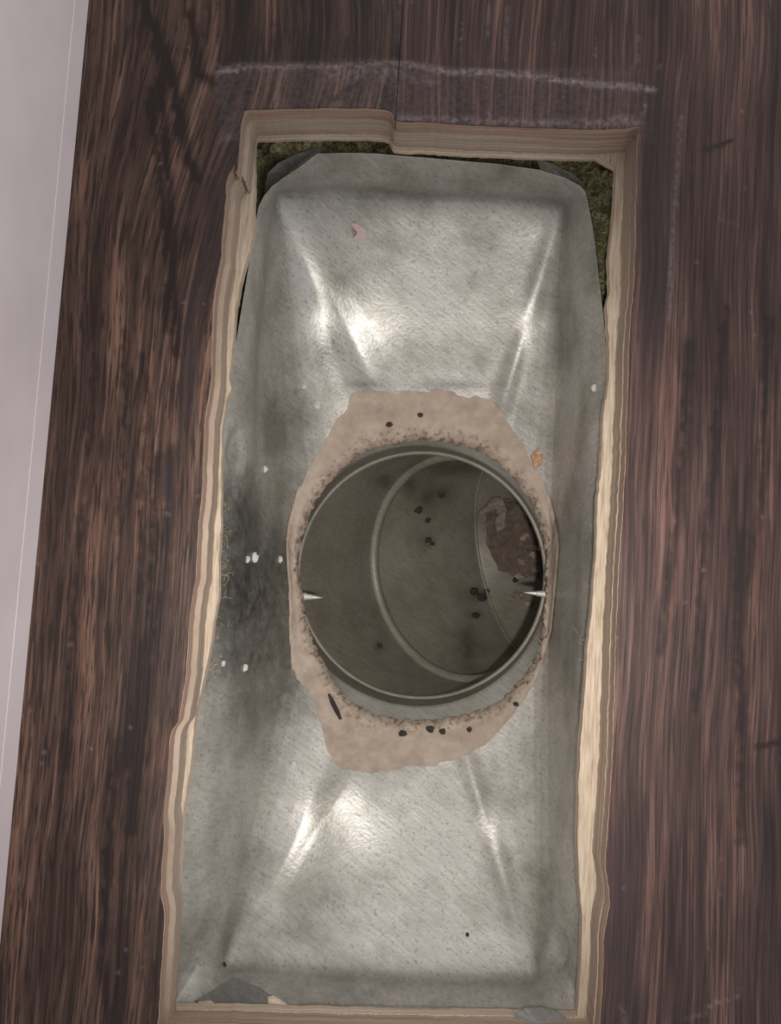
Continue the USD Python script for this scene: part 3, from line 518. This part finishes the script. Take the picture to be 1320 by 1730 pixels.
def hit(px, py, tri=T):                                                  # first point of the elbow seen at a pixel
    o = np.array([0, 0, CAMZ]); d = ray(px, py); e1, e2 = tri[:, 1] - tri[:, 0], tri[:, 2] - tri[:, 0]; h = np.cross(d, e2); a = (e1 * h).sum(1); a = np.where(np.abs(a) < 1e-15, 1e-15, a)
    s = o - tri[:, 0]; u = (s * h).sum(1) / a; qq = np.cross(s, e1); w = (qq @ d) / a; tt = (e2 * qq).sum(1) / a
    ok = (u >= -1e-6) & (w >= -1e-6) & (u + w <= 1 + 1e-6) & (tt > 0); 
    # skip the near side: take the surface that faces the eye
    nn = np.cross(e1, e2); ok &= (nn @ d) < 0
    if not ok.any(): return None, None
    i = np.where(ok)[0][np.argmin(tt[ok])]; n = nn[i] / np.linalg.norm(nn[i]); return o + d * tt[i], n

# ---------------------------------------------------------------- debris lying in the elbow and on the boot
def scrap(pts, lift, seed, inner_n=9, crumple=.006, th=.0005, curl=.0):
    poly = Polygon(pts); x0, y0, x1, y1 = poly.bounds
    b = np.array([poly.exterior.interpolate(i / 70, normalized=True).coords[0] for i in range(70)])
    b = b + (np.stack([meshkit.fbm(np.c_[b / 9, np.zeros(70)], 3, seed), meshkit.fbm(np.c_[b / 9, np.ones(70)], 3, seed + 1)], 1) - .5) * 12
    g = np.stack(np.meshgrid(np.linspace(x0, x1, inner_n * 2), np.linspace(y0, y1, inner_n * 2)), -1).reshape(-1, 2)
    pb = Polygon(b).buffer(0); g = g[contains_xy(pb.buffer(-2.5), g[:, 0], g[:, 1])]; p = np.vstack([b, g]); tri = Delaunay(p).simplices; c = p[tri].mean(1); tri = tri[contains_xy(pb, c[:, 0], c[:, 1])]
    v = []
    for x, y in p:
        h, n = hit(x, y)
        if h is None: h, n = hit(poly.centroid.x, poly.centroid.y)
        v.append(h + n * (lift + crumple * meshkit.fbm(np.array([[x / 22, y / 22, seed]]), 3, seed)[0] + curl * np.clip((pb.exterior.distance(Point(x, y)) < 8), 0, 1)))
    v = np.array(v)
    ed_ = np.stack([np.linalg.norm(v[tri[:, i]] - v[tri[:, i - 1]], axis=1) for i in range(3)], 1).max(1); tri = tri[ed_ < .016]      # keep to the one surface it lies on
    keep = np.unique(tri); back = np.zeros(len(v), int); back[keep] = np.arange(len(keep)); v, tri = v[keep], back[tri]
    m = trimesh.Trimesh(v, tri, process=False)
    if (m.face_normals @ np.array([0, 0, 1.0])).mean() < 0: m.invert()
    nn = np.array(m.vertex_normals); k = len(v); e = trimesh.grouping.group_rows(m.edges_sorted, require_count=1); ed = m.edges[e]
    f = np.vstack([m.faces, m.faces[:, ::-1] + k, np.c_[ed[:, 1], ed[:, 0], ed[:, 0] + k], np.c_[ed[:, 1], ed[:, 0] + k, ed[:, 1] + k]])
    return trimesh.Trimesh(np.vstack([v, v - nn * th]), f, process=False)
s = obj('torn_scrap', scrap([(822,850),(836,832),(862,836),(888,858),(912,892),(926,940),(922,985),(900,978),(872,972),(846,965),(826,938),(818,890)], .0022, 3), BROWN, label='crumpled dark brown torn scrap lying in the right side of the elbow', cat='scrap')
obj('lint_strand', scrap([(798,866),(815,846),(830,826),(846,832),(852,850),(848,884),(838,896),(832,880),(840,860),(834,846),(818,856)], .0055, 9, crumple=.006), LINT, label='pale ragged forked lint strand at the upper left of the brown scrap', cat='lint')
for i, (x, y, r, mt, lab) in enumerate([(884,905,8,TANBIT,'largest tan crumb on the brown scrap'), (896,938,7,TANBIT,'tan crumb below the largest one on the brown scrap'), (907,925,6,TANBIT,'tan crumb nearest the right edge of the elbow'), (880,950,6,LINT,'grey crumb on the middle of the brown scrap'),
        (905,965,8,LINT,'grey crumb at the lower right of the brown scrap'), (876,976,6,TANBIT,'tan crumb at the bottom of the brown scrap'), (876,1008,8,LINT,'pale grey crumb just left of the right screw tip'), (893,1022,6,TANBIT,'small tan crumb just below the right screw tip')]):
    h, n = hit(x, y); sc = r * 1.0 * (CAMZ - h[2]) / F
    obj('crumb', lump(h + n * (sc * .5 + (.004 if x > 860 and y < 985 else 0)), sc, 100 + i, (1, .75, .8), 1.1), mt, smooth=True, label=lab, cat='crumb', group='crumbs around the brown scrap')
for i, (x, y, r, lab) in enumerate([(800,1000,9,'dark crumb at the left of the cluster left of the right screw tip'), (813,1010,10,'largest dark crumb of the cluster left of the right screw tip'), (822,1000,6,'dark crumb at the right of the cluster left of the right screw tip'), (803,1041,8,'single dark crumb below the dark cluster'),
        (871,980,6,'dark crumb just above the right screw tip'), (706,860,8,'elongated dark crumb beside the joint ring near the top'), (722,878,6,'dark crumb below the elongated one near the joint ring'), (722,912,7,'dark crumb right of the joint ring at mid height'), (730,918,5,'tiny dark crumb right of the joint ring at mid height'), (746,836,6,'dark crumb near the top of the elbow'), (640,1092,6,'dark crumb on the left elbow section')]):
    h, n = hit(x, y); sc = r * .8 * (CAMZ - h[2]) / F
    obj('dark_crumb', lump(h + n * sc * .3, sc, 140 + i, (1, .8, .5), .8), DARKBIT, smooth=True, label=lab, cat='crumb', group='dark crumbs in the elbow')
TB = bv[bf]
def on_boot(px, py): return hit(px, py, TB)
def flat_flake(pts, th, mt, name, label, cat, curl=.0004, n0=None):
    cx, cy = np.mean(pts, 0); h0, n = on_boot(cx, cy); v = []
    for x, y in pts:
        d = ray(x, y); o = np.array([0, 0, CAMZ]); v.append(o + d * (((h0 - o) @ n) / (d @ n)))
    v = np.array(v); k = len(v); c = v.mean(0) + n * (th + curl * .4); tops = v + n * (th + .0002); mid = (tops + c) / 2 + n * curl
    vv = np.vstack([v + n * .0001, tops, mid, c]); i = np.arange(k); j = (i + 1) % k
    f = np.vstack([np.c_[i, j, j + k], np.c_[i, j + k, i + k], np.c_[i + k, j + k, j + 2 * k], np.c_[i + k, j + 2 * k, i + 2 * k], np.c_[i + 2 * k, j + 2 * k, np.full(k, 3 * k)], np.c_[j[::-1], i[::-1], np.full(k, 0)]])
    m = trimesh.Trimesh(vv, f, process=False); m.fix_normals(); return obj(name, m, mt, smooth=40, label=label, cat=cat)
flat_flake([(593,378),(600,376),(609,380),(618,388),(622,397),(618,405),(608,409),(600,407),(597,401),(603,396),(602,388),(596,384)], .0006, PINK, 'paint_flake', 'pale pink curved paint flake on the upper slope of the boot', 'flake')
h, n = on_boot(909, 776); obj('orange_crumb', lump(h + n * .001, .0030, 5, (1, 1.5, .8), .7), RUST, smooth=True, label='small orange crumb beside the sealant at its upper right', cat='crumb')
TS = s3[sf_]
for i, (x, y, r, lab) in enumerate([(658,717,6,'dark lump for a shaded pit at the top left of the sealant'), (710,701,5,'dark lump for a shaded pit at the top centre of the sealant'), (681,1239,7,'dark lump for a shaded pit on the bottom lip of the sealant, leftmost of four'), (727,1232,7,'dark lump for a shaded pit on the bottom lip of the sealant, second of four from the left'), (748,1236,6,'dark lump for a shaded pit on the bottom lip of the sealant, third of four from the left'), (793,1232,5,'dark lump for a shaded pit on the bottom lip of the sealant, rightmost of four'),
                                   (545,750,4,'dark speck at the upper left of the sealant'), (872,1190,5,'dark speck at the lower right of the sealant')]):
    h, n = hit(x, y, TS)
    if h is not None: obj('pit_speck', lump(h + n * .0002, r * (CAMZ - h[2]) / F * .75, 200 + i, (1.2, 1, .5), .6), DARKBIT, smooth=True, label=lab, cat='crumb', group='dark pits and specks on the sealant')  # dark lumps drawn in place of shaded pits in the sealant
pa = [hit(x, y, TS)[0] for x, y in [(556,1172),(562,1186),(569,1200),(576,1215)]]
if all(a is not None for a in pa): obj('groove_shade', tube(np.array(pa) + [0, 0, .0006], .0013, 8, [.5, 1, 1, .6]), DARKBIT, smooth=True, label='dark tube standing for a shaded slit in the lower left of the sealant', cat='groove')  # dark tube laid in for the shade inside a groove
for i, (x, y, r, lab) in enumerate([(537,684,8,'pale crumb left of the top of the sealant'), (514,652,6,'pale crumb on the left slope above the sealant'), (447,792,6,'pale crumb on the upper left side of the boot'), (428,942,9,'largest pale crumb on the dark left side of the boot'), (417,945,6,'pale crumb beside the largest one on the dark left side'), (472,945,6,'pale crumb close to the left edge of the sealant'), (412,1128,7,'pale elongated crumb low on the dark left side'),
                                  (497,1296,9,'pale crumb left of the bottom of the sealant'), (376,1121,5,'tiny pale crumb near the left insulation fuzz'), (1006,655,7,'white crumb on the right rim of the boot, level with the top of the sealant')]):
    h, n = on_boot(x, y)
    if h is not None: obj('pale_crumb', lump(h + n * .0003, r * (CAMZ - h[2]) / F * .75, 60 + i, (1, 1.2, .5), .6), plain('pale_crumb_paint', (.42, .40, .37), (.56, .54, .50)) if i == 0 else UsdShade.Material.Get(stage, '/World/Looks/pale_crumb_paint'), smooth=True, label=lab, cat='crumb', group='pale crumbs on the boot')
for i, (x, y, r, lab) in enumerate([(379,1631,5,'black speck at the bottom left fold of the boot'), (790,1580,4,'black speck on the lower right slope of the boot')]):
    h, n = on_boot(x, y)
    if h is not None: obj('dark_speck', lump(h, r * (CAMZ - h[2]) / F * .9, 90 + i, (.7, 1.2, .5), .5), DARKBIT, smooth=True, label=lab, cat='crumb')
for i, (pts, lab) in enumerate([([(452,1684),(462,1682),(476,1690),(490,1700),(492,1709),(480,1706),(462,1706),(452,1698)], 'broad cream wood chip at the torn bottom left corner'), ([(496,1700),(508,1700),(524,1707),(520,1712),(505,1708)], 'small cream wood chip right of the broad one at the bottom'), ([(335,1692),(355,1690),(362,1694),(350,1699),(336,1697)], 'thin cream wood chip at the left end of the bottom edge')]):
    v = np.array([P(x, y, -.0315) for x, y in pts]); c = v.mean(0); k = len(v); vv = np.vstack([v, (v - c) * .9 + c + [0, 0, .0022], c + [0, 0, .003]]); ii = np.arange(k); jj = (ii + 1) % k
    m = trimesh.Trimesh(vv, np.vstack([np.c_[ii, jj, jj + k], np.c_[ii, jj + k, ii + k], np.c_[ii + k, jj + k, np.full(k, 2 * k)], np.c_[jj[1:-1], ii[1:-1], np.zeros(k - 2, int)]]), process=False); m.fix_normals()
    obj('wood_chip', m, CHIP, smooth=30, label=lab, cat='wood chip', group='wood chips at the bottom edge')

# ---------------------------------------------------------------- insulation packed between boot and floor
outer = hole_top.buffer(.02); innerp = Polygon(R0).buffer(0).union(Polygon(R1).buffer(0))
band = outer.difference(innerp.buffer(.0016))
e0, e1, e2, e3 = outer.bounds
def pack(shape, label, seed):
    holder = thing('insulation_strip', label, 'insulation', kind='stuff')
    v, f = slab(shape, -.058, -.040, .0011, edge=.0011)
    topm = v[:, 2] > -.041; px = to_px(v)
    z = -.0375 - .013 * np.clip((meshkit.fbm(v * [150, 150, 1], 3, 7) - .25) * 1.6, 0, 1) - .004 * meshkit.fbm(v * [600, 600, 1], 2, 8)
    z += np.where(px[:, 1] < 300, .0065, 0) - .005 * np.exp(-((v[:, 1] - R0[:, 1].max()) / .0035) ** 2) * (px[:, 1] < 300)                              # higher along the top end
    z -= .012 * np.clip((px[:, 1] - 440) / 60, 0, 1) * (px[:, 0] > 900) * (px[:, 1] < 700)
    z -= .010 * np.clip(meshkit.fbm(v * [90, 210, 1], 2, 15) - .5, 0, 1) * 2 * (px[:, 0] > 900)
    gap = np.array([innerp.exterior.distance(Point(a, b)) for a, b in v[:, :2]]); z = np.where(gap < .0030, -.0565, z)      # dark gap left along the rim of the boot
    v[topm, 2] = np.minimum(z, ZS - .0006)[topm]
    obj('wool', (v, f), WOOL, holder); return holder
yt = max(R0[:, 1].max(), R1[:, 1].max()) + .0006
parts_of = lambda g: max(getattr(g, 'geoms', [g]), key=lambda q: q.area)
yr, yl0, yl1, xr = P(1000, 690, ZR)[1], P(380, 620, ZR)[1], P(340, 1320, ZR)[1], P(940, 500, ZR)[0]
holders = [pack(parts_of(band.intersection(sbox(e0, yt, e2, e3))), 'olive green fibrous insulation along the top end of the opening', 1),
           pack(parts_of(band.intersection(sbox(xr, yr, e2, yt - .0003))), 'dark green lumpy insulation in the gap at the right of the boot', 2),
           pack(parts_of(band.intersection(sbox(e0, yl1, C0[0], yt - .0003))), 'yellow-green insulation fuzz along the left side of the boot', 3)]
spots = [[(460,245,22,8,40), (600,242,70,7,60), (970,275,30,10,40)], [(1012,380,14,60,60), (1020,500,6,30,14), (985,1085,7,14,16), (975,1580,4,80,20), (1015,640,4,60,14)],
         [(350,1070,10,40,70), (345,1120,8,30,40), (376,930,5,70,60), (388,650,6,14,22), (330,1230,5,60,30)]]
for holder, group in zip(holders, spots):
    pts, cnt = [], []
    for x, y, sx, sy, n in group:
        for _ in range(int(n * .7)):
            a = P(x + rng.normal() * sx, y + rng.normal() * sy, rng.uniform(-.036, -.029)); th = rng.uniform(0, 6.28); ln = rng.uniform(.0015, .0045); b = rng.normal(size=3) * ln * .2
            d = np.array([math.cos(th), math.sin(th), rng.uniform(-.3, .5)]) * ln; pts += [a, a + d * .35 + b, a + d * .7 + b * 1.3, a + d]; cnt.append(4)
    bc = UsdGeom.BasisCurves.Define(stage, str(holder.GetPath()) + '/loose_fibres')
    bc.CreatePointsAttr(Vt.Vec3fArray.FromNumpy(np.array(pts, np.float32))); bc.CreateCurveVertexCountsAttr(cnt); bc.CreateTypeAttr('cubic'); bc.CreateBasisAttr('bspline'); bc.CreateWidthsAttr([.00011]); bc.SetWidthsInterpolation('constant')
    UsdShade.MaterialBindingAPI.Apply(bc.GetPrim()).Bind(FIBRE); meta(bc, kind='stuff', label='loose pale yellow fibres')
